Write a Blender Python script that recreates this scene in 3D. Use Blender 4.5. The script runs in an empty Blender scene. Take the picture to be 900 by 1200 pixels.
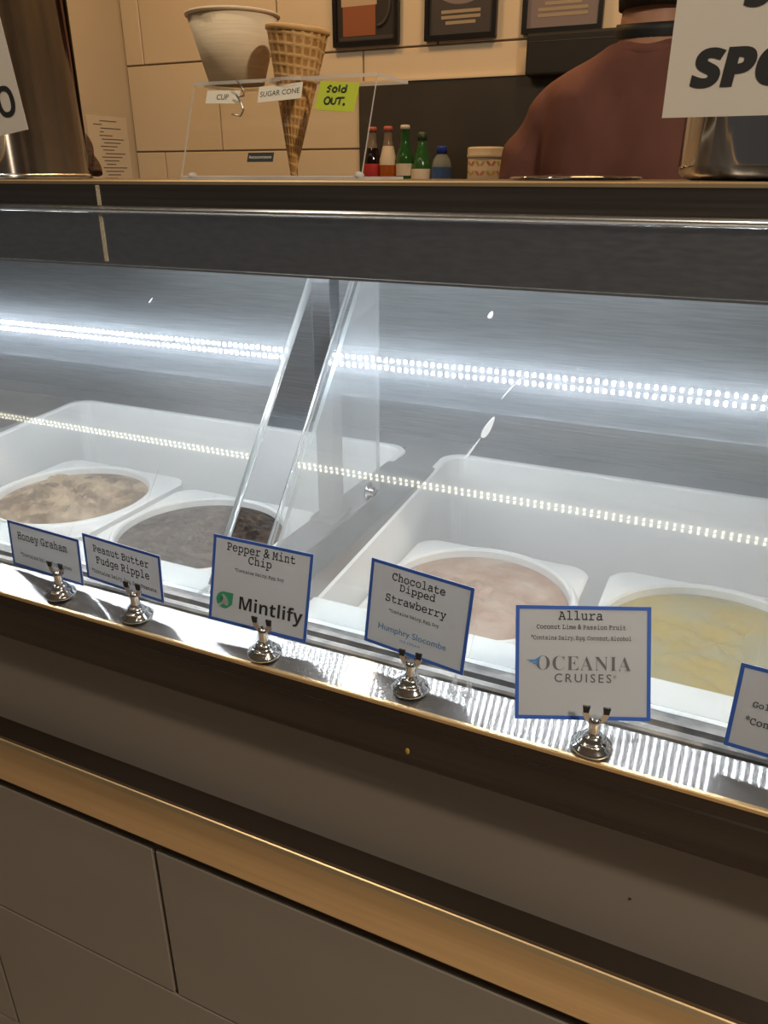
import bpy, bmesh, math, random
from mathutils import Vector, Matrix, noise
random.seed(7)
S = bpy.context.scene
COL = S.collection
H = 1.36                      # camera height above the floor; everything below is laid out relative to the eye
PI = math.pi

# ------------------------------------------------------------------ camera
cd = bpy.data.cameras.new('camera'); cam = bpy.data.objects.new('camera', cd); COL.objects.link(cam)
cd.sensor_fit = 'VERTICAL'; cd.sensor_height = 24.0; cd.lens = 18.0; cd.clip_start = 0.01
cam.location = (0, 0, H)
cam.rotation_euler = (math.radians(90 - 23.696), 0, math.radians(24.567))
S.camera = cam
# ------------------------------------------------------------------ world and exposure
S.view_settings.view_transform = 'Standard'; S.view_settings.look = 'None'
S.view_settings.gamma = 1.0; S.view_settings.exposure = 0.0
S.view_settings.use_curve_mapping = False
W = bpy.data.worlds.new('world'); S.world = W; W.use_nodes = True
W.node_tree.nodes['Background'].inputs[0].default_value = (1.0, 0.90, 0.80, 1)
W.node_tree.nodes['Background'].inputs[1].default_value = 0.055
LED_POWER = 270.0             # the cool lamp strip under the shelf
STRIP_POWER = 12.0            # the lamp row on the ceiling
WARM = (1.0, 0.57, 0.23)
SHOP = (1.0, 0.85, 0.66)

def area_lamp(name, loc, size, power, col, rot=(0, 0, 0)):
    l = bpy.data.lights.new(name, 'AREA'); l.shape = 'DISK'; l.size = size; l.energy = power; l.color = col
    o = bpy.data.objects.new(name, l); COL.objects.link(o); o.location = (loc[0], loc[1], loc[2] + H); o.rotation_euler = rot
    return o
area_lamp('kitchen_downlight', (-1.5, 1.95, 1.40), 0.30, 10.5, WARM)
area_lamp('kitchen_downlight', (-0.3, 2.0, 1.40), 0.30, 10, WARM)
area_lamp('shop_light', (-1.00, 0.18, 1.42), 0.12, 8, SHOP)  # added lamp, warms and brightens the things on the top shelf
area_lamp('shop_light', (1.30, -0.30, 1.42), 0.16, 55, SHOP)

# ------------------------------------------------------------------ materials
MATS = {}
def mat(name, col=(.8, .8, .8), rough=.5, metal=0.0, **k):
    if name in MATS: return MATS[name]
    m = bpy.data.materials.new(name); m.use_nodes = True
    b = m.node_tree.nodes['Principled BSDF']
    b.inputs['Base Color'].default_value = (*col, 1); b.inputs['Roughness'].default_value = rough; b.inputs['Metallic'].default_value = metal
    for a, v in k.items(): b.inputs[a.replace('_', ' ')].default_value = v
    MATS[name] = m
    return m
def N(m, t, **k):
    n = m.node_tree.nodes.new(t)
    for a, v in k.items(): setattr(n, a, v)
    return n
def L(m, a, b): m.node_tree.links.new(a, b)
def noisy(m, c1, c2, scale=(5, 5, 5), detail=4, lo=.35, hi=.65, bump=0.0, bdist=.002, rough=None, coord='Object'):
    """mix two colours by stretched noise, optional bump and roughness variation"""
    nt = m.node_tree; b = nt.nodes['Principled BSDF']
    tc = N(m, 'ShaderNodeTexCoord'); mp = N(m, 'ShaderNodeMapping'); mp.inputs['Scale'].default_value = scale
    nz = N(m, 'ShaderNodeTexNoise'); nz.inputs['Scale'].default_value = 1; nz.inputs['Detail'].default_value = detail
    L(m, tc.outputs[coord], mp.inputs[0]); L(m, mp.outputs[0], nz.inputs['Vector'])
    r = N(m, 'ShaderNodeValToRGB'); r.color_ramp.elements[0].position = lo; r.color_ramp.elements[1].position = hi
    r.color_ramp.elements[0].color = (*c1, 1); r.color_ramp.elements[1].color = (*c2, 1)
    L(m, nz.outputs['Fac'], r.inputs[0]); L(m, r.outputs[0], b.inputs['Base Color'])
    if bump:
        bp = N(m, 'ShaderNodeBump'); bp.inputs['Strength'].default_value = bump; bp.inputs['Distance'].default_value = bdist
        L(m, nz.outputs['Fac'], bp.inputs['Height']); L(m, bp.outputs[0], b.inputs['Normal'])
    if rough:
        mr = N(m, 'ShaderNodeMapRange'); mr.inputs['To Min'].default_value = rough[0]; mr.inputs['To Max'].default_value = rough[1]
        L(m, nz.outputs['Fac'], mr.inputs['Value']); L(m, mr.outputs[0], b.inputs['Roughness'])
    return m
def emit(name, col, s):
    m = mat(name, (0, 0, 0)); b = m.node_tree.nodes['Principled BSDF']
    b.inputs['Emission Color'].default_value = (*col, 1); b.inputs['Emission Strength'].default_value = s
    return m
noisy(mat('wall_tile', rough=.28), (.70, .62, .50), (.76, .68, .56), (2, 2, 2))
mat('grout_dark', (.25, .19, .13), .9)
noisy(mat('plaster', rough=.5), (.50, .46, .40), (.57, .52, .45), (1.5, 1.5, 1.5))
mat('ceiling_paint', (.55, .5, .43), .8)
noisy(mat('floor_tile', rough=.4), (.40, .32, .24), (.48, .39, .30), (3, 3, 3))
noisy(mat('front_tile', rough=.30), (.235, .21, .185), (.265, .235, .205), (2.5, 2.5, 2.5), rough=(.22, .38))
mat('front_grout', (.10, .07, .045), .9)
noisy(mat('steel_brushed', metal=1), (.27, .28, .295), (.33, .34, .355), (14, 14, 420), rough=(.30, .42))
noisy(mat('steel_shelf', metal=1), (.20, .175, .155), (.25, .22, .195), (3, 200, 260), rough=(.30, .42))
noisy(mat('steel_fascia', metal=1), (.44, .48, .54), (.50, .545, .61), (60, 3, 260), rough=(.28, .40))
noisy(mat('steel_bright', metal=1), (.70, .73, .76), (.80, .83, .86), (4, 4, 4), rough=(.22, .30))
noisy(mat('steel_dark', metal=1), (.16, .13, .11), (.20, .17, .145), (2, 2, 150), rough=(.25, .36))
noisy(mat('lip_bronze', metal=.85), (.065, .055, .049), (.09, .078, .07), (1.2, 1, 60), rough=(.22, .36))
noisy(mat('dirty_channel', metal=.7), (.22, .22, .22), (.42, .42, .41), (30, 30, 30), rough=(.35, .6))
noisy(mat('panel_taupe', rough=.45), (.22, .195, .17), (.245, .215, .19), (2, 2, 2))
noisy(mat('steel_warm_lit', metal=1), (.86, .64, .36), (.94, .71, .42), (3, 3, 120), rough=(.36, .48))  # stainless trim; the gold of reflected warm light is put into its colour
mat('black_gap', (.004, .004, .004), .8)
noisy(mat('white_plastic', rough=.45), (.74, .74, .745), (.80, .80, .80), (8, 8, 8))
noisy(mat('white_rail', rough=.35), (.74, .78, .82), (.82, .86, .89), (25, 25, 25))
noisy(mat('canister_steel', metal=1), (.66, .66, .66), (.72, .72, .72), (30, 30, .35), detail=1, rough=(.05, .09), bump=.7, bdist=.005)
mat('chrome', (.78, .79, .80), .10, 1)
mat('rubber_black', (.012, .012, .012), .5)
mat('print_black', (.018, .018, .02), .6)
mat('print_grey', (.10, .10, .11), .6)
mat('print_navy', (.055, .075, .16), .6)
mat('print_blue', (.06, .20, .45), .6)
mat('print_green', (.03, .26, .15), .6)
mat('print_green_dark', (.02, .16, .10), .6)
mat('blue_tape', (.03, .10, .42), .45)
mat('bolt_steel', (.5, .5, .5), .25, 1)
def paper(name, col, tr=.5):
    m = mat(name, col, .8); nt = m.node_tree; b = nt.nodes['Principled BSDF']; out = nt.nodes['Material Output']
    t = N(m, 'ShaderNodeBsdfTranslucent'); t.inputs[0].default_value = (*col, 1)
    x = N(m, 'ShaderNodeMixShader'); x.inputs[0].default_value = tr
    L(m, b.outputs[0], x.inputs[1]); L(m, t.outputs[0], x.inputs[2]); L(m, x.outputs[0], out.inputs[0])
    return m
paper('card_paper', (.58, .59, .605), .52); paper('white_paper', (.78, .74, .68), .25); paper('yellow_note', (.62, .72, .06), .3)
paper('sticker_cream', (.88, .82, .70), .2); mat('led_white', (.8, .8, .8), .4)
emit('led_cool', (.93, .97, 1.0), LED_POWER); emit('lamp_warm_white', (1.0, .95, .72), STRIP_POWER)

def clear(name, tint=(.95, .97, .97), refl=.08, sheen=0.0, haze=0.0, haze_map=None, rough=.02, sheen_rough=.32, edge=None):
    """clear sheet: transparent + mirror reflection + smudged rough reflection + white film"""
    m = bpy.data.materials.new(name); m.use_nodes = True; nt = m.node_tree; nt.nodes.clear(); MATS[name] = m
    out = N(m, 'ShaderNodeOutputMaterial')
    tr = N(m, 'ShaderNodeBsdfTransparent'); tr.inputs[0].default_value = (*tint, 1)
    g = N(m, 'ShaderNodeBsdfGlossy'); g.inputs['Roughness'].default_value = rough
    cur = N(m, 'ShaderNodeMixShader'); cur.inputs[0].default_value = refl
    L(m, tr.outputs[0], cur.inputs[1]); L(m, g.outputs[0], cur.inputs[2])
    if sheen:
        g2 = N(m, 'ShaderNodeBsdfGlossy'); g2.inputs['Roughness'].default_value = sheen_rough; g2.inputs[0].default_value = (.78, .88, 1, 1)
        x = N(m, 'ShaderNodeMixShader'); x.inputs[0].default_value = sheen
        L(m, cur.outputs[0], x.inputs[1]); L(m, g2.outputs[0], x.inputs[2]); cur = x
    if haze or haze_map:
        d = N(m, 'ShaderNodeBsdfDiffuse'); d.inputs[0].default_value = (.85, .86, .87, 1)
        t = N(m, 'ShaderNodeBsdfTranslucent'); t.inputs[0].default_value = (.85, .86, .87, 1)
        dt = N(m, 'ShaderNodeMixShader'); dt.inputs[0].default_value = .5; L(m, d.outputs[0], dt.inputs[1]); L(m, t.outputs[0], dt.inputs[2])
        x = N(m, 'ShaderNodeMixShader'); x.inputs[0].default_value = haze
        L(m, cur.outputs[0], x.inputs[1]); L(m, dt.outputs[0], x.inputs[2])
        if haze_map: L(m, haze_map(m), x.inputs[0])
        cur = x
    L(m, cur.outputs[0], out.inputs[0])
    return m
def film(m):
    """condensation low on the pane, streaks and scratches all over: local z runs up the slope"""
    tc = N(m, 'ShaderNodeTexCoord'); sp = N(m, 'ShaderNodeSeparateXYZ'); L(m, tc.outputs['Object'], sp.inputs[0])
    mr = N(m, 'ShaderNodeMapRange'); mr.interpolation_type = 'SMOOTHSTEP'
    mr.inputs['From Min'].default_value = .08; mr.inputs['From Max'].default_value = .30; mr.inputs['To Min'].default_value = .20; mr.inputs['To Max'].default_value = .022
    L(m, sp.outputs['Z'], mr.inputs['Value'])
    nz = N(m, 'ShaderNodeTexNoise'); nz.inputs['Scale'].default_value = 3; nz.inputs['Detail'].default_value = 3; L(m, tc.outputs['Object'], nz.inputs['Vector'])
    m1 = N(m, 'ShaderNodeMapRange'); m1.inputs['From Min'].default_value = .1; m1.inputs['From Max'].default_value = .9; m1.inputs['To Min'].default_value = .4; m1.inputs['To Max'].default_value = 1.6
    L(m, nz.outputs['Fac'], m1.inputs['Value'])
    mu = N(m, 'ShaderNodeMath', operation='MULTIPLY'); L(m, mr.outputs[0], mu.inputs[0]); L(m, m1.outputs[0], mu.inputs[1])
    # scratches
    mp = N(m, 'ShaderNodeMapping'); mp.inputs['Rotation'].default_value = (0, .7, 0); mp.inputs['Scale'].default_value = (420, 1, 4)
    L(m, tc.outputs['Object'], mp.inputs[0])
    n2 = N(m, 'ShaderNodeTexNoise'); n2.inputs['Scale'].default_value = 1; n2.inputs['Detail'].default_value = 2; L(m, mp.outputs[0], n2.inputs['Vector'])
    m2 = N(m, 'ShaderNodeMapRange'); m2.inputs['From Min'].default_value = .68; m2.inputs['From Max'].default_value = .82; m2.inputs['To Max'].default_value = .08
    L(m, n2.outputs['Fac'], m2.inputs['Value'])
    ad = N(m, 'ShaderNodeMath', operation='ADD', use_clamp=True); L(m, mu.outputs[0], ad.inputs[0]); L(m, m2.outputs[0], ad.inputs[1])
    return ad.outputs[0]
clear('guard_glass', (.96, .98, .98), .085, .034, haze_map=film, rough=.003, sheen_rough=.32)
clear('guard_glass_inner', (.97, .98, .98), .0)
clear('glass_edge', (.72, .76, .76), .25, .1, .22, rough=.1)
clear('acrylic_film', (.93, .94, .94), .04, .02, .16, rough=.05)
clear('acrylic', (.98, .965, .93), .0015, 0, .006, rough=.003)
clear('acrylic_edge', (.9, .82, .66), .08, .1, .8, rough=.1)
def glass(name, col, rough=.06):
    return mat(name, col, rough, Transmission_Weight=.35, IOR=1.45)

# ------------------------------------------------------------------ mesh helpers
def bm_new(): return bmesh.new()
def box(bm, x0, x1, y0, y1, z0, z1, mi=0):
    v = [bm.verts.new(p) for p in ((x0,y0,z0),(x1,y0,z0),(x1,y1,z0),(x0,y1,z0),(x0,y0,z1),(x1,y0,z1),(x1,y1,z1),(x0,y1,z1))]
    for q in ((3,2,1,0),(4,5,6,7),(0,1,5,4),(1,2,6,5),(2,3,7,6),(3,0,4,7)):
        f = bm.faces.new([v[i] for i in q]); f.material_index = mi
    return v
def bevel(bm, w, seg=2):
    bmesh.ops.bevel(bm, geom=list(bm.edges), offset=w, segments=seg, profile=.6, affect='EDGES', clamp_overlap=True)
    return bm
def bbox_bm(x0, x1, y0, y1, z0, z1, w=.0, seg=2):
    bm = bm_new(); box(bm, x0, x1, y0, y1, z0, z1)
    return bevel(bm, w, seg) if w else bm
def lathe(bm, prof, n=32, c=(0, 0), caps=True, mi=0):
    """revolve (r, z) around the vertical through c"""
    rings = []
    for r, z in prof:
        rings.append([bm.verts.new((c[0] + r*math.cos(2*PI*i/n), c[1] + r*math.sin(2*PI*i/n), z)) for i in range(n)])
    for a, b in zip(rings, rings[1:]):
        for i in range(n):
            f = bm.faces.new((a[i], a[(i+1) % n], b[(i+1) % n], b[i])); f.material_index = mi; f.smooth = True
    if caps:
        if prof[0][0] > 1e-5: bm.faces.new(rings[0][::-1]).material_index = mi
        if prof[-1][0] > 1e-5: bm.faces.new(rings[-1]).material_index = mi
    return bm
def extrude_x(bm, prof, x0, x1, smooth=False):
    """closed (y, z) outline swept along x"""
    a = [bm.verts.new((x0, y, z)) for y, z in prof]; b = [bm.verts.new((x1, y, z)) for y, z in prof]; n = len(prof)
    for i in range(n):
        f = bm.faces.new((a[i], a[(i+1) % n], b[(i+1) % n], b[i])); f.smooth = smooth
    bm.faces.new(a[::-1]); bm.faces.new(b)
    bmesh.ops.recalc_face_normals(bm, faces=bm.faces)
    return bm
def tube(bm, pts, r, n=8, taper=None):
    rings = []; up = Vector((0.13, 0.2, 1)).normalized()
    P = [Vector(p) for p in pts]
    for i, p in enumerate(P):
        t = (P[min(i+1, len(P)-1)] - P[max(i-1, 0)]).normalized()
        a = t.cross(up); a = a.normalized() if a.length > 1e-4 else Vector((1, 0, 0)); b = t.cross(a)
        rr = r if taper is None else taper[i]
        rings.append([bm.verts.new(p + a*rr*math.cos(2*PI*k/n) + b*rr*math.sin(2*PI*k/n)) for k in range(n)])
    for a, b in zip(rings, rings[1:]):
        for k in range(n):
            f = bm.faces.new((a[k], a[(k+1) % n], b[(k+1) % n], b[k])); f.smooth = True
    bm.faces.new(rings[0][::-1]); bm.faces.new(rings[-1])
    bmesh.ops.recalc_face_normals(bm, faces=bm.faces)
    return bm
def ellipsoid(bm, c, r, u=16, v=10):
    res = bmesh.ops.create_uvsphere(bm, u_segments=u, v_segments=v, radius=1)
    for q in res['verts']: q.co = Vector((c[0] + q.co.x*r[0], c[1] + q.co.y*r[1], c[2] + q.co.z*r[2]))
    for q in res['verts']:
        for f in q.link_faces: f.smooth = True
    return bm
def mesh(bm, name):
    me = bpy.data.meshes.new(name); bm.to_mesh(me); bm.free(); return me
def obj(name, data, m, parent=None, loc=(0, 0, 0), rot=(0, 0, 0), **k):
    me = mesh(data, name) if isinstance(data, bmesh.types.BMesh) else data
    for q in (m if isinstance(m, (list, tuple)) else [m]):
        if len(me.materials) < (len(m) if isinstance(m, (list, tuple)) else 1): me.materials.append(MATS[q])
    o = bpy.data.objects.new(name, me); COL.objects.link(o); o.parent = parent
    o.location = loc; o.rotation_euler = rot
    for a, v in k.items(): o[a] = v
    return o
def thing(name, label, cat, loc=(0, 0, 0), rot=(0, 0, 0), group=None):
    o = bpy.data.objects.new(name, None); COL.objects.link(o); o.empty_display_size = .05
    o.location = loc; o.rotation_euler = rot; o['label'] = label; o['category'] = cat
    if group: o['group'] = group
    return o
def tag(o, label, cat, group=None):
    o['label'] = label; o['category'] = cat
    if group: o['group'] = group
    return o
def baked(bm, name, mods):
    """mesh with modifiers applied: mods is a list of (type, settings)"""
    o = bpy.data.objects.new(name, mesh(bm, name)); COL.objects.link(o)
    for t, st in mods:
        q = o.modifiers.new(t, t)
        for a, v in st.items(): setattr(q, a, v)
    dg = bpy.context.evaluated_depsgraph_get(); dg.update()
    me = bpy.data.meshes.new_from_object(o.evaluated_get(dg)); old = o.data
    bpy.data.objects.remove(o); bpy.data.meshes.remove(old); me.name = name
    for p in me.polygons: p.use_smooth = True
    return me
def rrect(x0, x1, y0, y1, r, seg=6):
    pts = []
    for cx, cy, a in ((x1-r, y0+r, -90), (x1-r, y1-r, 0), (x0+r, y1-r, 90), (x0+r, y0+r, 180)):
        for i in range(seg+1):
            t = math.radians(a + 90*i/seg); pts.append((cx + r*math.cos(t), cy + r*math.sin(t)))
    return pts
def loft(bm, rings, cap0=True, cap1=True, smooth=False):
    R = [[bm.verts.new(p) for p in r] for r in rings]; n = len(R[0])
    for a, b in zip(R, R[1:]):
        for i in range(n):
            f = bm.faces.new((a[i], a[(i+1) % n], b[(i+1) % n], b[i])); f.smooth = smooth
    if cap0: bm.faces.new(R[0][::-1])
    if cap1: bm.faces.new(R[-1])
    return bm

# ------------------------------------------------------------------ lettering (built-in font; typewriter, serif and bold letters are its Unicode forms)
def uni(t, up, lo): return ''.join(chr(up+ord(c)-65) if 'A' <= c <= 'Z' else chr(lo+ord(c)-97) if 'a' <= c <= 'z' else c for c in t)
STY = {'type': lambda t: uni(t, 0x1D670, 0x1D68A), 'serif': lambda t: uni(t, 0x1D400, 0x1D41A), 'bold': lambda t: uni(t, 0x1D5D4, 0x1D5EE), 'plain': lambda t: t}
def letters(t, style, width, height=None, stretch=1.0, offset=0.0, spacing=1.0, shear=0.0):
    """flat lettering centred on the origin in the x-z plane, facing -y"""
    c = bpy.data.curves.new('lettering', 'FONT'); c.body = STY[style](t); c.offset = offset; c.space_character = spacing; c.resolution_u = 3; c.shear = shear
    o = bpy.data.objects.new('lettering', c); COL.objects.link(o)
    me = bpy.data.meshes.new_from_object(o); bpy.data.objects.remove(o); bpy.data.curves.remove(c)
    xs = [v.co.x for v in me.vertices]; ys = [v.co.y for v in me.vertices]
    w, h = max(xs)-min(xs), max(ys)-min(ys); mx, my = (max(xs)+min(xs))/2, (max(ys)+min(ys))/2
    sx = width/w; sy = (height/h) if height else sx*stretch
    for v in me.vertices: v.co = ((v.co.x-mx)*sx, 0, (v.co.y-my)*sy)
    return me

# ================================================================== THE ROOM
def structure(name, bm, m, parent=None):
    o = obj(name, bm, m, parent); o['kind'] = 'structure'; return o
structure('floor', bbox_bm(-3.9, 2.4, -3.0, 2.75, -H-.05, -H), 'floor_tile')
structure('ceiling', bbox_bm(-3.9, 2.4, -3.0, 2.75, 1.46, 1.50), 'ceiling_paint')
structure('wall_left', bbox_bm(-2.40, -2.33, 1.35, 2.70, -H, 1.46), 'plaster')
wb = structure('wall_back', bbox_bm(-2.40, 2.4, 2.70, 2.76, -H, 1.46), 'grout_dark')
def tile_run(parent, m, y_front, y_back, z0, z1, joints_from, pitch, xmin, xmax, gap=.006, name='tile', cache={}):
    x = joints_from
    while x > xmin: x -= pitch
    while x < xmax:
        a, b = max(x, xmin) + gap/2, min(x+pitch, xmax) - gap/2
        if b - a > .01:
            key = (round(b-a, 4), round(z1-z0, 4), m)
            if key not in cache:
                cache[key] = mesh(bbox_bm(-(b-a)/2, (b-a)/2, y_front-y_back, 0, gap/2, z1-z0-gap/2, .0015, 1), name)
            obj(name, cache[key], m, parent, ((a+b)/2, y_back, z0))
        x += pitch
for z0, j in ((-.8155, -1.908), (-.5155, -2.10), (-.2155, -2.185), (.0845, -1.908), (.3845, -2.24), (.6845, -1.95), (.9845, -2.2)):
    tile_run(wb, 'wall_tile', 2.692, 2.702, z0, z0+.30, j, .60, -2.328, 2.0)

# ================================================================== TILED COUNTER BASE
X0, X1 = -1.75, .80
cb = thing('counter_base', 'grey-brown tiled counter base under the ice cream case', 'counter', (0, 0, -H))
Hh = (0, 0, H)
obj('core', bbox_bm(X0, X1, .512, 1.15, -H, -.735), 'front_grout', cb, Hh)
cbt = {}
for z0, z1, j in ((-H, -1.305, -.536), (-1.305, -1.005, -.905), (-1.005, -.742, -.536)):
    x = j
    while x > X0: x -= .60
    while x < X1:
        a, b = max(x, X0) + .003, min(x+.6, X1) - .003
        k = (round(b-a, 4), round(z1-z0, 4))
        if k not in cbt: cbt[k] = mesh(bbox_bm(-(b-a)/2, (b-a)/2, -.008, 0, .002, z1-z0-.002, .001, 1), 'tile')
        obj('tile', cbt[k], 'front_tile', cb, ((a+b)/2, .513, z0+H)); x += .60

# ================================================================== DISPLAY CASE
case = thing('ice_cream_case', 'stainless ice cream dipping case with slanted glass front above the tiles', 'display case', (0, 0, -H))
def part(name, bm, m, parent=case): return obj(name, bm, m, parent, Hh if parent is case else (0, 0, 0))
# bumper rail
r = [(.535, -.70), (.535, -.648), (.507, -.651), (.5015, -.653), (.4985, -.657)]
for i in range(9):
    t = i/8; r.append((.4985 - .006*math.sin(PI*t*.85), -.657 - .058*t))
r += [(.4975, -.7185), (.503, -.7185), (.503, -.7)]
part('bumper_rail', extrude_x(bm_new(), r, X0, X1), 'steel_warm_lit')
part('shadow_gap', bbox_bm(X0, X1, .509, .54, -.7345, -.7), 'black_gap')
part('rail_top', bbox_bm(X0, X1, .503, .54, -.653, -.6478), 'steel_dark')
for x in (-.452, -.06):
    bm = bm_new(); lathe(bm, [(.0, .0), (.0022, .0), (.0016, .0008), (0, .001)], 10)
    obj('rivet', bm, 'rubber_black', case, (x, .494, -.686+H), (PI/2, 0, 0))
part('recess_panel', bbox_bm(X0, X1, .53, .545, -.65, -.47), 'panel_taupe')
# lip and ledge
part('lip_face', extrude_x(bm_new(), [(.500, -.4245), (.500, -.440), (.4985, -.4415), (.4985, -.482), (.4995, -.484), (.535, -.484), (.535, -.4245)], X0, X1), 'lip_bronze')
part('ledge_edge', extrude_x(bm_new(), [(.4985, -.4265), (.4985, -.4235), (.4995, -.4225), (.502, -.4222), (.502, -.4265)], X0, X1), 'steel_warm_lit')  # the warm highlight along the edge is put into its colour
m = mat('ledge_steel', (.30, .305, .31), .50, 1)
nt = m.node_tree; tv = N(m, 'ShaderNodeCombineXYZ'); tv.inputs[0].default_value = 1.0      # brushed across: sharp along x, wide in depth
gg = N(m, 'ShaderNodeBsdfAnisotropic'); gg.inputs[0].default_value = (.42, .43, .44, 1); gg.inputs['Roughness'].default_value = .13; gg.inputs['Anisotropy'].default_value = .93
mx = N(m, 'ShaderNodeMixShader'); mx.inputs[0].default_value = .55
L(m, tv.outputs[0], gg.inputs['Tangent']); L(m, nt.nodes['Principled BSDF'].outputs[0], mx.inputs[1]); L(m, gg.outputs[0], mx.inputs[2]); L(m, mx.outputs[0], nt.nodes['Material Output'].inputs[0])
part('ledge', extrude_x(bm_new(), [(.502, -.4235), (.5405, -.4150), (.5405, -.44), (.502, -.44)], X0, X1), 'ledge_steel')
mat('sauce_yellow', (.45, .30, .05), .3)
bm = bm_new(); ellipsoid(bm, (-.205, .4983, -.468), (.0022, .0009, .0034), 10, 8); part('stain', bm, 'sauce_yellow')
bm = bm_new(); ellipsoid(bm, (-.0035, .5298, -.585), (.0014, .0008, .0012), 8, 6); part('stain', bm, 'rubber_black')
# glass channel
part('glass_channel', extrude_x(bm_new(), [(.5405, -.44), (.5405, -.4125), (.5425, -.4105), (.549, -.4105), (.550, -.416), (.556, -.416), (.557, -.4105), (.5635, -.4105), (.565, -.414), (.578, -.416), (.578, -.44)], X0, X1), 'dirty_channel')
part('front_rail', bbox_bm(-1.6, -.492, .578, .631, -.455, -.4195, .0025), 'white_rail')
part('front_rail', bbox_bm(-.372, .75, .578, .631, -.455, -.4195, .0025), 'white_rail')
part('rail_gap_floor', bbox_bm(-.492, -.372, .578, .64, -.46, -.436), 'dirty_channel')
for x, c in ((-.486, (.0035, .006, .012)), (-.479, (.004, .004, .005))):
    bm = bm_new(); ellipsoid(bm, (x, .60, -.432), c, 10, 8)
    part('crumb', bm, 'white_plastic')
# deck, centre beam, back
part('centre_beam', bbox_bm(-.452, -.372, .605, 1.075, -.50, -.397, .003), 'steel_brushed')
part('deck_strip', bbox_bm(X0, X1, 1.068, 1.14, -.43, -.397), 'steel_brushed')
part('deck_strip', bbox_bm(X0, -1.128, .63, 1.069, -.43, -.399), 'steel_brushed')
part('deck_strip', bbox_bm(.308, X1, .63, 1.069, -.43, -.399), 'steel_brushed')
part('back_panel', bbox_bm(X0, X1, 1.128, 1.145, -.43, -.031), 'steel_brushed')
part('underbody', bbox_bm(X0, X1, .545, 1.145, -.73, -.70), 'black_gap')
def liner(x0, x1):
    y0, y1 = .585, 1.072; drop = lambda y: .031*max(0, min(1, (.642-y)/.012))
    bm = bm_new(); q = lambda d, z, r: [(x, y, z - drop(y)) for x, y in rrect(x0+d, x1-d, y0+d, y1-d, r)]
    loft(bm, [q(.002, -.405, .034), q(0, -.397, .036), q(.002, -.3945, .034), q(.010, -.3945, .028), q(.013, -.397, .026), q(.016, -.44, .024), q(.020, -.66, .022)], cap0=False)
    bmesh.ops.recalc_face_normals(bm, faces=bm.faces)
    part('well_liner', bm, 'white_plastic')
liner(-1.13, -.440); liner(-.382, .31)
# post and end panels
part('post', bbox_bm(-.4435, -.4195, .772, .796, -.397, -.031, .002), 'steel_brushed')
part('post_foot', bbox_bm(-.4495, -.417, .760, .812, -.3975, -.392, .001), 'steel_brushed')
GY, GZ = .633, .774                                      # unit direction up the glass slope in (y, z)
def slope(s, off=0): return (.57 + GY*s - GZ*off, -.42 + GZ*s + GY*off)     # off > 0 is towards the room
def pane(x0, x1, name='glass_pane'):
    """slab lying along the slope; local z runs up the slope, local y is its thickness"""
    bm = bm_new(); Ls = .452
    box(bm, 0, x1-x0, 0, .005, 0, Ls); bm.faces.ensure_lookup_table()
    for f in bm.faces:
        n = f.normal; f.normal_update(); n = f.normal
        f.material_index = 0 if n.y < -.5 else 1 if n.y > .5 else 2
    y, z = slope(.012)
    return obj(name, bm, ['guard_glass', 'guard_glass_inner', 'glass_edge'], case, (x0, y, z+H), (-math.atan2(GY, GZ), 0, 0))
gl = pane(-1.62, -.4705); gr = pane(-.4155, .72)
clear('acrylic_clear', (.95, .95, .95), .03, 0, .03, rough=.05)
def end_panel(x, yb, mt='acrylic_film'):
    bm = bm_new(); y0, z0 = slope(.02, -.007); y1, z1 = slope(.425, -.007)
    zb = -.10 if yb > .85 else -.42 + GZ*((yb-.0055-.57)/GY); o = [(y0, z0), (yb, -.392), (yb, zb)] + ([(y1, z1)] if yb > .85 else []); n_ = len(o)
    a = [bm.verts.new((x, *p)) for p in o]; b = [bm.verts.new((x+.005, *p)) for p in o]
    bm.faces.new(a).material_index = 0; bm.faces.new(b[::-1]).material_index = 0
    for i in range(n_): bm.faces.new((a[i], a[(i+1) % n_], b[(i+1) % n_], b[i])).material_index = 1
    bmesh.ops.recalc_face_normals(bm, faces=bm.faces)
    return part('end_panel', bm, [mt, 'glass_edge'])
end_panel(-.4125, .877)
# edge trim of the left pane (clear plastic seal)
bm = bm_new(); y, z = slope(.02, .003); y1, z1 = slope(.44, .003)
tube(bm, [(-.4685, y, z), (-.4685, y1, z1)], .0042, 8); part('edge_seal', bm, 'glass_edge')
bm = bm_new(); y, z = slope(.02, .0025); y1, z1 = slope(.44, .0025)
tube(bm, [(-.4165, y, z), (-.4165, y1, z1)], .0016, 6); part('edge_seal', bm, 'glass_edge')
for yy, zz in ((.841, -.380),):
    bm = bm_new(); lathe(bm, [(.012, 0), (.012, .002), (.0065, .0025), (.0065, .008), (.005, .010), (0, .0105)], 16)
    b = obj('bolt', bm, 'bolt_steel', case, (-.4075, yy, zz+H), (0, PI/2, 0))
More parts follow.
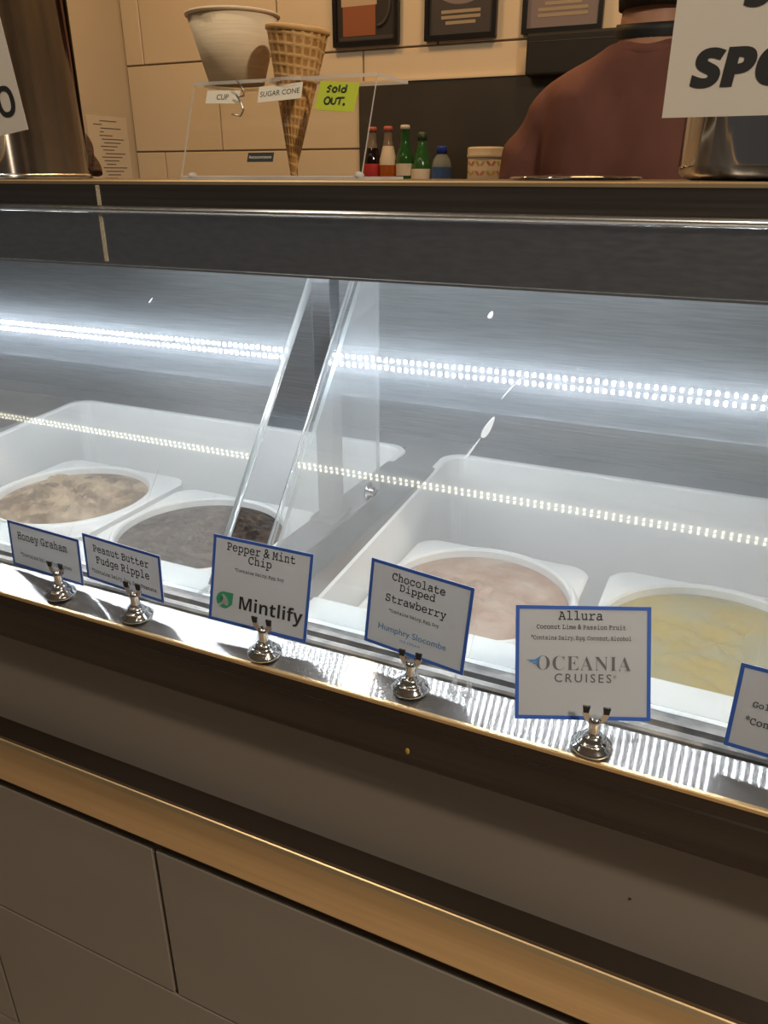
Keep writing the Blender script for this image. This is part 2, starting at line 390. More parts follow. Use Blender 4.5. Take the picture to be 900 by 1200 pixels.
# dried drips on the glass
clear('drip_film', (.95, .95, .95), .02, 0, .35)
def drip(x, s, w, h, rot, m='drip_film'):
    bm = bm_new(); ellipsoid(bm, (0, 0, 0), (w, .0006, h), 12, 8)
    for v in bm.verts: v.co.x *= 1 - .35*(v.co.z/h)
    y, z = slope(s, .001)
    obj('drip', bm, m, case, (x, y, z+H), (-math.atan2(GY, GZ), rot, 0))
drip(-.2420, .3665, .0026, .0048, .2); drip(-.214, .240, .0035, .013, .35); drip(-.2245, .215, .0012, .014, .5)
drip(-.69, .352, .0012, .0045, .4); drip(-.201, .285, .0008, .016, .6)
for x in (-.176, -.1625):
    bm = bm_new(); lathe(bm, [(.0055, 0), (.0045, .004), (.0028, .008), (.0022, .013), (.001, .017), (0, .0175)], 10)
    obj('drip', bm, 'acrylic_film', case, (x, .531, -.4165+H), (0, .1, 0))

# ================================================================== TOP SHELF AND LAMP STRIP
top = thing('countertop', 'brushed stainless top shelf of the ice cream case', 'countertop', (0, 0, -H))
XA, XB = X0, X1
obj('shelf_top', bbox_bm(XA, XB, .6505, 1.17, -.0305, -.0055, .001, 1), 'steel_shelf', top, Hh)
obj('edge_trim', extrude_x(bm_new(), [(.648, -.0085), (.648, -.0058), (.6495, -.0045), (.653, -.0045), (.653, -.0085)], XA, XB), 'steel_warm_lit', top, Hh)
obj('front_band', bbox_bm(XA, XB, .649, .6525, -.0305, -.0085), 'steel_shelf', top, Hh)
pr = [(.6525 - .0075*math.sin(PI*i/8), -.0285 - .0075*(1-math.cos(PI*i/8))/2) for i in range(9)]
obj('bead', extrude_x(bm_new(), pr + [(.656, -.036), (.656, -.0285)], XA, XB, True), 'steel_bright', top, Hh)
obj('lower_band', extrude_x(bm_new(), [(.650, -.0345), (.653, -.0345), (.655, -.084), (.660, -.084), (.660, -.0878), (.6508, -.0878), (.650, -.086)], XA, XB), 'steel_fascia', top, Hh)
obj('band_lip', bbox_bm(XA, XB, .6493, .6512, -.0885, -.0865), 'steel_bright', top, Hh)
for a, b, x in ((-.0285, -.0095, -.6165), (-.0835, -.037, -.6185)):
    obj('tape_mark', bbox_bm(x-.0022, x+.0022, .6482 if b > -.02 else .6492, .6502, a, b), 'tape_speckle' if 'tape_speckle' in MATS else noisy(mat('tape_speckle', rough=.7), (.35, .30, .22), (.62, .55, .42), (900, 900, 900)).name, top, Hh)
strip = obj('lamp_strip', bbox_bm(-1.30, .20, .672, .710, -.047, -.040, .001, 1), 'led_white', top, Hh)
obj('strip_mount', bbox_bm(-1.30, .20, .680, .700, -.0405, -.030), 'steel_dark', top, Hh)
lm = mesh(bbox_bm(-.0016, .0016, -.0023, .0023, -.0022, 0), 'lamp')
for row in (.6855, .6968):
    for i in range(149):
        obj('lamp', lm, 'led_cool', strip, (-1.25 + i*.0094, row, -.0469))
top_parts = None

# ================================================================== ICE CREAM TUBS
def tub(cx, cy, r, label, c1, c2, sc, bumps, squash=(5, 5, 5), side=.131, z=-.47, lump=0):
    t = thing('ice_cream_tub', label, 'ice cream tub', (cx, cy, z-.187), group='ice cream tubs behind the glass')
    zt = .187; n = 64
    bm = bm_new()
    def sq(i, h):
        a = 2*PI*i/n; c, s = math.cos(a), math.sin(a); k = h/max(abs(c), abs(s)); k = min(k, h*1.32); return (c*k, s*k)
    rings = [[(*sq(i, side), zt-.014) for i in range(n)], [(*sq(i, side), zt-.001) for i in range(n)], [(*sq(i, side-.003), zt) for i in range(n)]]
    rings += [[(rr*math.cos(2*PI*i/n), rr*math.sin(2*PI*i/n), zz) for i in range(n)] for rr, zz in ((r+.009, zt), (r+.006, zt+.003), (r+.002, zt+.003), (r, zt), (r-.004, zt-.06), (r-.012, .004))]
    loft(bm, rings, cap0=False, cap1=True)
    obj('collar', bm, 'white_plastic', t)
    bm = bm_new(); lathe(bm, [(r-.01, 0), (r-.002, zt-.06), (r+.003, zt-.012)], 40, caps=False)
    obj('wall', bm, 'white_plastic', t)
    bm = bm_new(); nr, na = 26, 72; zi = zt - .003
    R = [[bm.verts.new((0, 0, zi))]]
    rnd = Vector((cx*13, cy*7, 0))
    def hz(x, y, q):
        h = noise.fractal(Vector((x*sc*squash[0]/5, y*sc*squash[1]/5, 0)) + rnd, 1.0, 2.0, 5)*bumps
        if lump: h += lump*max(0, noise.noise(Vector((x*28, y*28, 3))+rnd)-.15)
        return zi + h*(1-q**6) - .006*q**4
    R[0][0].co.z = hz(0, 0, 0)
    for k in range(1, nr+1):
        q = k/nr; R.append([bm.verts.new((q*(r-.0012)*math.cos(2*PI*i/na), q*(r-.0012)*math.sin(2*PI*i/na), hz(q*r*math.cos(2*PI*i/na), q*r*math.sin(2*PI*i/na), q))) for i in range(na)])
    for i in range(na): bm.faces.new((R[0][0], R[1][i], R[1][(i+1) % na])).smooth = True
    for a, b in zip(R[1:], R[2:]):
        for i in range(na): bm.faces.new((a[i], b[i], b[(i+1) % na], a[(i+1) % na])).smooth = True
    nm = 'cream_%d' % round(cx*1000)
    noisy(mat(nm, rough=.5), c1, c2, squash, detail=6, bump=.4, bdist=.004, lo=.40, hi=.62)
    obj('ice_cream', bm, nm, t)
    return t
tub(-.93, .83, .119, 'tub of tan brown lumpy ice cream behind the Honey Graham card', (.17, .10, .05), (.46, .33, .20), 30, .009, (26, 26, 26), lump=.03)
tub(-.655, .80, .119, 'tub of dark chocolate brown ice cream behind the Peanut Butter Fudge Ripple card', (.022, .013, .009), (.09, .06, .042), 40, .008, (30, 90, 30))
tub(-.240, .80, .112, 'tub of pinkish beige ice cream behind the Chocolate Dipped Strawberry card', (.30, .165, .11), (.46, .34, .265), 18, .006, (16, 16, 16), side=.118)
tub(.035, .80, .125, 'tub of yellow-green ice cream behind the Allura card', (.33, .235, .02), (.27, .255, .14), 18, .005, (14, 14, 14), side=.133)

# ================================================================== CARD HOLDERS AND FLAVOUR CARDS
def holder(x, y, label, rz=0, hgt=.030):
    t = thing('card_holder', label, 'card holder', (x, y, -.4235+.0085*(y-.502)/.0385), (0, 0, rz), 'chrome card holders on the ledge')
    bm = bm_new(); lathe(bm, [(.0165, 0), (.0170, .0015), (.0160, .0035), (.0135, .0048), (.0130, .0062), (.0110, .0078), (.0090, .0086), (.0088, .0105), (.0070, .0125), (.0050, .0135)], 32); obj('base', bm, 'chrome', t)
    bm = bm_new(); lathe(bm, [(.0050, .0132), (.0045, .016), (.0045, hgt-.008), (.0050, hgt-.006), (.0050, hgt-.003), (.003, hgt-.001)], 20); obj('stem', bm, 'chrome', t)
    for s in (-1, 1):
        bm = bm_new()
        o = [(0, hgt-.006), (s*.004, hgt-.007), (s*.0085, hgt-.003), (s*.0105, hgt+.002), (s*.0085, hgt+.006), (s*.0055, hgt+.004), (s*.0045, hgt-.0005), (0, hgt-.003)]
        a = [bm.verts.new((px, -.0012, pz)) for px, pz in o]; b = [bm.verts.new((px, .0008, pz)) for px, pz in o]
        bm.faces.new(a); bm.faces.new(b[::-1])
        for i in range(8): bm.faces.new((a[i], a[(i+1) % 8], b[(i+1) % 8], b[i]))
        bmesh.ops.recalc_face_normals(bm, faces=bm.faces)
        p = obj('prong', bm, 'chrome', t)
        bm = bm_new(); box(bm, s*.0078-.003, s*.0078+.003, -.0022, -.0004, hgt+.0035, hgt+.0095)
        for v in bm.verts:
            if v.co.z < hgt+.005: v.co.x = s*.0078 + (v.co.x - s*.0078)*.7
        obj('tip', bm, 'rubber_black', p)
    return t
def flavour_card(label, X, Y, Z, yaw, pitch, roll, w, h, lines, logos=()):
    t = thing('flavour_card', label, 'sign card', (X, Y, Z), group='flavour cards along the glass')
    t.rotation_mode = 'QUATERNION'
    t.rotation_quaternion = (Matrix.Rotation(yaw, 3, 'Z') @ Matrix.Rotation(pitch, 3, 'X') @ Matrix.Rotation(roll, 3, 'Y')).to_quaternion()
    obj('card', bbox_bm(-w/2, w/2, 0, .0007, 0, h), 'card_paper', t)
    b = .0030; bm = bm_new()
    box(bm, -w/2, w/2, -.0003, .0001, 0, b); box(bm, -w/2, w/2, -.0003, .0001, h-b, h); box(bm, -w/2, -w/2+b, -.0003, .0001, b, h-b); box(bm, w/2-b, w/2, -.0003, .0001, b, h-b)
    obj('border', bm, 'blue_tape', t)
    for (s, st, u, v, wd, m, kw) in lines:
        obj('lettering', letters(s, st, wd*w, **kw), m, t, ((u-.5)*w, -.0004, (1-v)*h))
    return t
T = dict(stretch=1.25)
holder(-.625, .5195, 'chrome card holder gripping the Honey Graham card')
flavour_card('small white Honey Graham card with blue border', -.6592, .535, -.4107, -.0537, -.0626, .0011, .1121, .0549, [
    ('Honey Graham', 'type', .48, .30, .70, 'print_black', dict(stretch=1.3, offset=.008)),
    ('*Contains Dairy, Egg, Gluten', 'type', .50, .70, .72, 'print_black', dict(stretch=1.3, offset=.01))])
holder(-.519, .5185, 'chrome card holder gripping the Peanut Butter Fudge Ripple card')
flavour_card('small white Peanut Butter Fudge Ripple card with blue border', -.5424, .53, -.4001, -.0806, -.0454, .0016, .1111, .0527, [
    ('Peanut Butter', 'type', .49, .26, .72, 'print_black', dict(stretch=1.25, offset=.008)),
    ('Fudge Ripple', 'type', .50, .52, .69, 'print_black', dict(stretch=1.25, offset=.008)),
    ('*Contains Dairy, Egg, Soy, Peanuts', 'type', .50, .78, .84, 'print_black', dict(stretch=1.3, offset=.01))])
holder(-.362, .5165, 'chrome card holder gripping the Pepper & Mint Chip card')
pm = flavour_card('white Pepper & Mint Chip card with green leaf logo and blue border', -.376, .525, -.4031, .0545, -.2316, .0242, .1072, .0868, [
    ('Pepper & Mint', 'type', .49, .115, .69, 'print_black', dict(stretch=1.25, offset=.008)),
    ('Chip', 'type', .49, .225, .235, 'print_black', dict(stretch=1.2, offset=.008)),
    ('*Contains Dairy, Egg, Soy', 'type', .49, .36, .50, 'print_black', dict(stretch=1.2, offset=.01)),
    ('Mintlify', 'bold', .63, .745, .64, 'print_black', dict())])
def flat(pts, th=.0003):
    bm = bm_new(); a = [bm.verts.new((x, -th, z)) for x, z in pts]; f = bm.faces.new(a)
    return bm
lw, lh = .1072, .0868
def arc(cx, cz, rx, rz, a0, a1, n=14): return [(cx + rx*math.cos(math.radians(a0+(a1-a0)*i/n)), cz + rz*math.sin(math.radians(a0+(a1-a0)*i/n))) for i in range(n+1)]
lx, lz = (.155-.5)*lw, (1-.735)*lh
obj('logo_leaf', flat([(.0095, .0085)] + arc(0, 0, .0092, .0085, 85, 290, 18) + [(.0088, -.003)]), 'print_green', pm, (lx, -.0001, lz))
obj('logo_leaf_cut', flat(arc(0, 0, .0032, .0062, 0, 360, 20)[:-1], .0006), 'card_paper', pm, (lx+.0005, -.0001, lz+.0002), (0, -.55, 0))
obj('logo_leaf_stem', flat([(-.0078, -.0062), (-.0062, -.0080), (.0005, -.0028), (-.0008, -.0008)], .0006), 'card_paper', pm, (lx, -.0001, lz))
obj('logo_leaf_shade', flat([(-.0050, .0018), (-.0028, .0052), (-.0012, .0008), (-.0035, -.0022)], .00065), 'print_green_dark', pm, (lx, -.0001, lz))
holder(-.213, .5225, 'chrome card holder gripping the Chocolate Dipped Strawberry card')
flavour_card('white Chocolate Dipped Strawberry card with blue border', -.2172, .535, -.395, -.1098, -.1457, .0212, .1007, .0817, [
    ('Chocolate', 'type', .485, .135, .52, 'print_black', dict(stretch=1.2, offset=.008)),
    ('Dipped', 'type', .485, .25, .35, 'print_black', dict(stretch=1.1, offset=.008)),
    ('Strawberry', 'type', .48, .405, .60, 'print_black', dict(stretch=1.15, offset=.008)),
    ('*Contains Dairy, Egg, Soy', 'type', .475, .54, .50, 'print_black', dict(stretch=1.2, offset=.01)),
    ('Humphry Slocombe', 'plain', .475, .765, .68, 'print_blue', dict()),
    ('ICE CREAM', 'plain', .465, .855, .20, 'print_blue', dict(spacing=1.2))])
holder(-.052, .5150, 'chrome card holder gripping the Allura card', .25)
al = flavour_card('white Allura card with grey cruise line logo and blue border', -.0622, .52, -.4015, .386, -.426, -.0057, .1081, .0915, [
    ('Allura', 'type', .48, .085, .33, 'print_black', dict(stretch=1.15, offset=.010)),
    ('Coconut Lime & Passion Fruit', 'type', .485, .185, .66, 'print_black', dict(stretch=1.25, offset=.008)),
    ('*Contains Dairy, Egg, Coconut, Alcohol', 'type', .485, .285, .74, 'print_black', dict(stretch=1.35, offset=.006)),
    ('OCEANIA', 'serif', .505, .505, .70, 'print_grey', dict(offset=-.012, stretch=1.05, spacing=1.08)),
    ('CRUISES', 'plain', .50, .635, .42, 'print_grey', dict(spacing=1.35, offset=.008)),
    ('®', 'plain', .735, .62, .025, 'print_grey', dict())])
aw, ah = .1081, .0915
for pts in ([(-.0085, .0008), (-.001, .0012), (.004, .0022), (.0005, .0002), (-.003, -.0003)], [(-.006, -.0007), (-.001, -.0003), (.003, .0006), (.001, -.0012)], [(-.0025, -.0018), (.0005, -.0013), (.003, -.0008), (.0008, -.003)], [(-.001, .0012), (.0022, .0030), (.0048, .0044), (.003, .0018)]):
    obj('logo_bird', flat(pts, .0004), 'print_blue', al, ((.15-.5)*aw, -.0003, (1-.49)*ah))
holder(.105, .5190, 'chrome card holder gripping the card cut off at the right edge')
flavour_card('white card starting with Golden, cut off at the right edge', .096, .528, -.398, -.06, -.15, .0, .108, .0690, [
    ('Golden M', 'type', .26, .43, .27, 'print_black', dict(stretch=1.2, offset=.006)),
    ('*Contai', 'type', .235, .625, .27, 'print_black', dict(stretch=1.25, offset=.006))])

# ================================================================== THINGS ON THE TOP SHELF
ZT = -.0045
# --- acrylic cone stand
st = thing('cone_stand', 'clear acrylic stand holding a paper cup and a waffle cone', 'display stand', (-.449, .75, ZT))
def sheet(pts, t):
    """bent sheet strip across x from four corner points + thickness vector; wide faces slot 0, rims slot 1"""
    bm = bm_new(); t = Vector(t); a = [bm.verts.new(Vector(p)) for p in pts]; b = [bm.verts.new(Vector(p)+t) for p in pts]
    bm.faces.new(a).material_index = 0; bm.faces.new(b[::-1]).material_index = 0
    for i in range(4): bm.faces.new((a[i], a[(i+1) % 4], b[(i+1) % 4], b[i])).material_index = 1
    bmesh.ops.recalc_face_normals(bm, faces=bm.faces); return bm
hw = .104; yt, yb = -.012, -.047; zt = .0885
AC = ['acrylic', 'acrylic_edge']
fp = obj('front_sheet', sheet([(-hw, yb, .003), (hw, yb, .003), (hw, yt, zt), (-hw, yt, zt)], (0, .003, .0008)), AC, st)
bm = bm_new()                                                   # top sheet with two round holes left open by a ring mesh
hx_, hy_ = .0065, .0075 + .0; rh = .026; yA, yB = yt, yt+.075; n_ = 40
def edge_pt(a):
    c, s_ = math.cos(a), math.sin(a); kx = ((hw-hx_) if c > 0 else (hx_+hw))/max(abs(c), 1e-6); ky = ((yB-hy_) if s_ > 0 else (hy_-yA))/max(abs(s_), 1e-6)
    k = min(kx, ky); return hx_ + c*k, hy_ + s_*k
angs = sorted([2*PI*i/n_ for i in range(n_)] + [math.atan2(y-hy_, x-hx_) % (2*PI) for x in (-hw, hw) for y in (yA, yB)])
R4 = []
for zz in (zt, zt+.003):
    R4.append([bm.verts.new((*edge_pt(a), zz)) for a in angs]); R4.append([bm.verts.new((hx_+rh*math.cos(a), hy_+rh*math.sin(a), zz)) for a in angs])
na4 = len(angs)
for i in range(na4):
    j = (i+1) % na4
    for p, q_, mi in ((0, 1, 0), (2, 3, 0), (0, 2, 1), (1, 3, 1)): bm.faces.new((R4[p][i], R4[p][j], R4[q_][j], R4[q_][i])).material_index = mi
bmesh.ops.recalc_face_normals(bm, faces=bm.faces)
obj('top_sheet', bm, AC, st)
obj('foot_sheet', sheet([(-hw, yb, .0), (hw, yb, .0), (hw, yb+.10, .0), (-hw, yb+.10, .0)], (0, 0, .003)), AC, st)
for p in ((-hw+.012, yb+.004, .0035), (hw-.004, yb+.004, .004)):
    bm = bm_new(); ellipsoid(bm, p, (.005, .005, .0035), 10, 8); obj('glue_bead', bm, 'acrylic_edge', st)
tilt = -math.atan2(yt-yb, zt-.003)
def on_front(x, z): return (x, yb + (yt-yb)*(z-.003)/(zt-.003), z)
def sticker(name, label, cat, px0, px1, pz0, pz1, m, text=None, style='plain', tw=.8, roll=0, tm='print_black', **kw):
    cx, cz = (px0+px1)/2 + .449, (pz0+pz1)/2 - ZT
    y = on_front(cx, cz)[1]
    t = thing(name, label, cat, (cx-.449, .75+y-.0008, cz+ZT), (tilt, roll, 0))
    w, h = px1-px0, pz1-pz0
    obj('paper', bbox_bm(-w/2, w/2, -.0002, .0002, -h/2, h/2), m, t)
    if text: obj('lettering', letters(text, style, w*tw, **kw), tm, t, (0, -.0004, 0))
    return t
sticker('name_sticker', 'small white CUP sticker on the acrylic stand', 'label', -.534, -.494, .0655, .0785, 'sticker_cream', 'CUP', tw=.36, roll=.03)
sticker('name_sticker', 'white SUGAR CONE sticker in front of the waffle cone', 'label', -.472, -.422, .066, .0815, 'sticker_cream', 'SUGAR CONE', tw=.9, roll=-.05)
nt_ = sticker('sticky_note', 'yellow sticky note with handwritten sold out on the acrylic stand', 'note', -.404, -.362, .0545, .0815, 'yellow_note', roll=.08)
def stroke(pts, parent, r=.0010, m='print_black', name='handwriting'):
    bm = bm_new(); tube(bm, [(x, -.0006, z) for x, z in pts], r, 6)
    for v in bm.verts: v.co.y = -.0006 + (v.co.y + .0006)*.3
    return obj(name, bm, m, parent)
def circ(cx, cz, rx, rz, a0=0, a1=360, n=14): return arc(cx, cz, rx, rz, a0, a1, n)
hand = [[(-.0075, .0085), (-.0095, .0095), (-.0115, .0080), (-.0085, .0060), (-.0090, .0040), (-.0115, .0038)], circ(-.0035, .0060, .0022, .0022), [(.0010, .0105), (.0013, .0045)], circ(.0060, .0060, .0022, .0020), [(.0082, .0110), (.0083, .0045)],
        circ(-.0090, -.0045, .0030, .0032), [(-.0045, -.0015), (-.0042, -.0065), (-.0020, -.0075), (0, -.0060), (.0002, -.0015)], [(.0010, -.0015), (.0085, -.0008)], [(.0045, -.0010), (.0040, -.0075)], circ(.0092, -.0070, .0005, .0005)]
for s in hand: stroke(s, nt_, .00085)
sticker('logo_sticker', 'tiny black maker sticker low on the acrylic stand', 'label', -.4735, -.4435, .0115, .0205, 'print_black', 'Restaurantware', 'bold', .86, tm='white_paper', stretch=1.2)
# wire clip under the cup
bm = bm_new(); wp = [(.0, 0, .016), (.007, 0, .008), (.008, 0, .002), (.001, 0, .001), (-.002, 0, .004), (.003, 0, -.003), (.006, 0, -.011), (.002, 0, -.016), (-.008, 0, -.014)]
wp2 = []
for a, b in zip(wp, wp[1:]):
    for k in range(4): wp2.append(tuple(a[i] + (b[i]-a[i])*k/4 for i in range(3)))
tube(bm, wp2 + [wp[-1]], .0008, 6)
tag(obj('wire_clip', bm, 'bolt_steel', None, (-.493, .7275, .070)), 'bent wire clip hanging under the paper cup', 'clip')
# --- paper cup
cup = thing('paper_cup', 'tan paper cup standing on the acrylic stand', 'cup', (-.5245, .775, ZT+zt+.003))
noisy(mat('cup_paper', rough=.75), (.72, .57, .38), (.80, .64, .44), (20, 20, 600), bump=.3, bdist=.0006)
bm = bm_new(); lathe(bm, [(.0, .002), (.0270, .002), (.0275, 0), (.0285, 0), (.0463, .0605), (.0448, .0605), (.0270, .004), (0, .004)], 56, caps=False); obj('body', bm, 'cup_paper', cup)
bm = bm_new(); lathe(bm, [(.0448+.0022*math.cos(a)+.0014, .0615+.0018*math.sin(a)) for a in [2*PI*i/10 for i in range(11)]], 56, caps=False); obj('rim', bm, 'cup_paper', cup)
# --- waffle cone with raised ridges
cone = thing('waffle_cone', 'brown waffle sugar cone standing through the acrylic stand', 'cone', (-.4505, .757, ZT+.004), (.0, .095, 0))
noisy(mat('wafer', rough=.6), (.42, .19, .05), (.52, .26, .08), (60, 60, 60))
noisy(mat('wafer_ridge', rough=.6), (.64, .37, .13), (.72, .44, .18), (60, 60, 60))
nz_, na_ = 132, 120; hc, rc = .131, .0300
bm = bm_new(); rings = []
def ridge(q, w=.2): d = abs(q - round(q)); return max(0, 1 - (d/w)**2) if d < w else 0
grid = []
for k in range(nz_+1):
    z = hc*k/nz_; row = []
    for i in range(na_):
        a = 2*PI*i/na_
        rr = .0016 + (rc-.0016)*(z/hc)
        g1 = ridge(k*15/nz_ + .8*i/na_ + .15); g2 = ridge(i*20/na_ + .8*k/nz_); g = max(g1, g2)
        row.append((g, bm.verts.new(((rr + .0009*g)*math.cos(a), (rr + .0009*g)*math.sin(a), z))))
    grid.append(row)
for k in range(nz_):
    for i in range(na_):
        q = (grid[k][i], grid[k][(i+1) % na_], grid[k+1][(i+1) % na_], grid[k+1][i])
        f = bm.faces.new([v for g, v in q]); f.smooth = True; f.material_index = 1 if sum(g for g, v in q) > 1.5 else 0
bm.faces.new([v for g, v in grid[0]][::-1])
for a, b, in (((.0300, .0), (.0282, .0005)),):
    ri = [bm.verts.new((.0283*math.cos(2*PI*i/na_), .0283*math.sin(2*PI*i/na_), hc+.0004)) for i in range(na_)]
    for i in range(na_): bm.faces.new((grid[-1][i][1], grid[-1][(i+1) % na_][1], ri[(i+1) % na_], ri[i])).material_index = 1
    rb = bm.verts.new((0, 0, .01))
    for i in range(na_): bm.faces.new((ri[i], ri[(i+1) % na_], rb)).material_index = 0
obj('shell', bm, ['wafer', 'wafer_ridge'], cone)
bm = bm_new(); lathe(bm, [(.0300, hc-.004), (.0313, hc-.003), (.0316, hc), (.0300, hc+.001), (.0286, hc)], 48, caps=False)
obj('rim', bm, 'wafer_ridge', cone)
# --- steel canister, left (rounded box) with paper sign
cl = thing('steel_canister', 'tall polished steel canister at the left end of the shelf', 'canister', (-.893, .775, ZT))
bm = bm_new(); q = lambda d, z, r: [(x, y, z) for x, y in rrect(-.095+d, .095-d, -.075+d, .075-d, r, 8)]
loft(bm, [q(.006, 0, .028), q(.001, .002, .030), q(0, .006, .03), q(0, .235, .03), q(-.002, .236, .032), q(-.002, .240, .032), q(.003, .240, .028), q(.003, .010, .028)], smooth=True)
obj('body', bm, 'canister_steel', cl)
bm = bm_new(); loft(bm, [q(.001, .0, .029), q(-.002, .001, .032), q(-.002, .005, .032), q(0, .006, .03)], cap0=False, cap1=False, smooth=True); obj('foot_rim', bm, 'steel_bright', cl)
sg = thing('paper_sign', 'white paper sign ending in a bold letter O on the left canister', 'sign', (-.828, .6975, .036), (0, -.13, 0))
obj('paper', bbox_bm(-.16, .078, -.0003, .0003, 0, .125), 'white_paper', sg)
obj('lettering', letters('O', 'bold', .028, height=.031), 'print_black', sg, (.055, -.0006, .031))
# --- steel canister, right (round) with sign
cr = thing('steel_canister', 'round brushed steel canister under the SPO sign', 'canister', (.015, .79, ZT))
bm = bm_new(); lathe(bm, [(.076, 0), (.083, .0015), (.087, .006), (.088, .012), (.088, .21), (.090, .212), (.090, .216), (.086, .216), (.086, .012), (0, .010)], 56); obj('body', bm, 'canister_steel', cr)
bm = bm_new(); lathe(bm, [(.0882, .128), (.0892, .130), (.0892, .134), (.0882, .136)], 56, caps=False); obj('band', bm, 'steel_bright', cr)
sr = thing('paper_sign', 'white paper sign with bold letters SPO on the right canister', 'sign', (.0235, .699, .0405))
obj('paper', bbox_bm(-.1055, .1055, -.0003, .0003, 0, .135), 'white_paper', sr)
obj('lettering', letters('SPO', 'bold', .072, height=.0265, shear=.10, offset=.04), 'print_black', sr, (-.0525, -.0006, .0325))
obj('lettering', letters('S', 'bold', .020, height=.0265, shear=.10, offset=.04), 'print_black', sr, (-.0495, -.0006, .0825))
# --- braided rope behind the left canister
br = thing('braided_rope', 'brown braided rope standing beside the left canister', 'rope', (-.843, .850, ZT))
noisy(mat('rope_brown', rough=.8), (.05, .022, .010), (.12, .058, .028), (120, 120, 300), bump=.5, bdist=.001)
for k in range(3):
    pts = []; tp = []
    for i in range(40):
        t = i/39; a = t*6 + k*2*PI/3; zz = .002 + t*.078
        pts.append((.030 - .026*t + .0075*math.cos(a), .0075*math.sin(a)*.7, zz + .004)); tp.append(.0078*(1-.25*t))
    bm = bm_new(); tube(bm, pts, .008, 8, tp); obj('strand', bm, 'rope_brown', br)
# --- flat lid
ld = thing('flat_lid', 'flat round lid lying on the shelf in front of the person', 'lid', (-.178, .86, ZT))
bm = bm_new(); lathe(bm, [(.0, .0), (.062, 0), (.066, .0012), (.066, .0025), (.060, .0032), (.03, .0050), (0, .0055)], 48, caps=False); obj('disc', bm, 'canister_steel', ld)

# ================================================================== BACK COUNTER
bc = thing('back_counter', 'stainless back counter carrying the bottles', 'counter', (-.35, 2.42, -H))
obj('worktop', bbox_bm(-1.0, 2.0, -.27, .26, H-.115, H-.090, .002), 'steel_dark', bc)
obj('body', bbox_bm(-.98, 1.98, -.25, .25, 0, H-.115), 'steel_dark', bc)
bs = obj('backsplash', bbox_bm(-1.32, 1.65, 2.680, 2.691, -.09, .286), 'steel_backsplash' if 'steel_backsplash' in MATS else noisy(mat('steel_backsplash', metal=.8), (.085, .078, .072), (.12, .11, .10), (1.5, 1.5, 1.5), rough=(.4, .5)).name, None)
bs.data.transform(Matrix.Translation((0, 0, 0))); tag(bs, 'dark stainless backsplash panel behind the bottles', 'backsplash')
tr = obj('backsplash_trim', bbox_bm(-1.32, 1.65, 2.676, 2.691, .286, .292), 'wall_tile', bs)
def bottle(x, label, prof, gm, cap, parts, y=2.4):
    t = thing('bottle', label, 'bottle', (x, y, -.09), group='bottles on the back counter')
    bm = bm_new(); lathe(bm, prof, 28); obj('glass_body', bm, gm, t)
    cm, cp = cap; bm = bm_new(); lathe(bm, cp, 20); obj('cap', bm, cm, t)
    for nm, m_, p in parts:
        bm = bm_new(); lathe(bm, p, 28, caps=False); obj(nm, bm, m_, t)
    return t
glass('glass_cola', (.015, .006, .005)); glass('glass_orange', (.50, .13, .02)); glass('glass_green', (.03, .13, .03)); glass('glass_green2', (.035, .15, .035)); glass('plastic_water', (.30, .36, .38))
glass('glass_clear', (.28, .23, .18))
mat('cap_red', (.42, .10, .07), .45); mat('cap_white', (.6, .55, .45), .5); mat('cap_dark', (.02, .05, .025), .4); mat('cap_blue', (.02, .06, .42), .4)
mat('label_red', (.45, .03, .03), .5); mat('label_cream', (.62, .55, .44), .6); mat('label_blue', (.04, .10, .30), .5)
bottle(-1.137, 'dark cola bottle with red cap and red label', [(.022, 0), (.026, .003), (.027, .05), (.0245, .075), (.0275, .115), (.026, .135), (.018, .165), (.0125, .185), (.011, .215), (.0125, .217), (.0125, .220)], 'glass_cola', ('cap_red', [(.0145, .213), (.0145, .221), (.0125, .226)]), [('label', 'label_red', [(.0258, .082), (.0279, .090), (.0285, .115), (.0279, .122)]), ('neck_glass', 'glass_clear', [(.0185, .163), (.0130, .184), (.0115, .212)])])
bottle(-1.083, 'orange soda bottle with red cap and pale neck label', [(.024, 0), (.027, .004), (.0275, .10), (.0265, .13), (.017, .165), (.0125, .19), (.011, .216), (.0125, .220)], 'glass_orange', ('cap_red', [(.0145, .213), (.0145, .221), (.0125, .227)]), [('label', 'label_cream', [(.0275, .118), (.0265, .134), (.0205, .156), (.0165, .172)]), ('neck_glass', 'glass_clear', [(.0160, .174), (.0130, .19), (.0116, .213)])])
bottle(-1.026, 'tall green bottle with pale cap', [(.024, 0), (.027, .004), (.0275, .12), (.0255, .145), (.0165, .17), (.0135, .19), (.0125, .218), (.014, .221)], 'glass_green', ('cap_white', [(.0145, .217), (.0150, .224), (.0130, .229)]), [('label', 'label_cream', [(.0279, .088), (.0279, .122)])])
bottle(-.970, 'pear-shaped green bottle with dark green cap', [(.026, 0), (.031, .006), (.0325, .05), (.0315, .09), (.027, .125), (.019, .155), (.0125, .18), (.0115, .195)], 'glass_green2', ('cap_dark', [(.0135, .186), (.0150, .195), (.0140, .206), (.008, .209)]), [('label', 'label_cream', [(.0329, .070), (.0318, .097), (.0308, .107)])])
bottle(-.905, 'clear water bottle with blue cap', [(.026, 0), (.030, .005), (.030, .04), (.0285, .06), (.030, .08), (.030, .112), (.026, .132), (.014, .148), (.0125, .158)], 'plastic_water', ('cap_blue', [(.0155, .148), (.0155, .166), (.0145, .169)]), [('label', 'label_blue', [(.0305, .082), (.0305, .112)])])
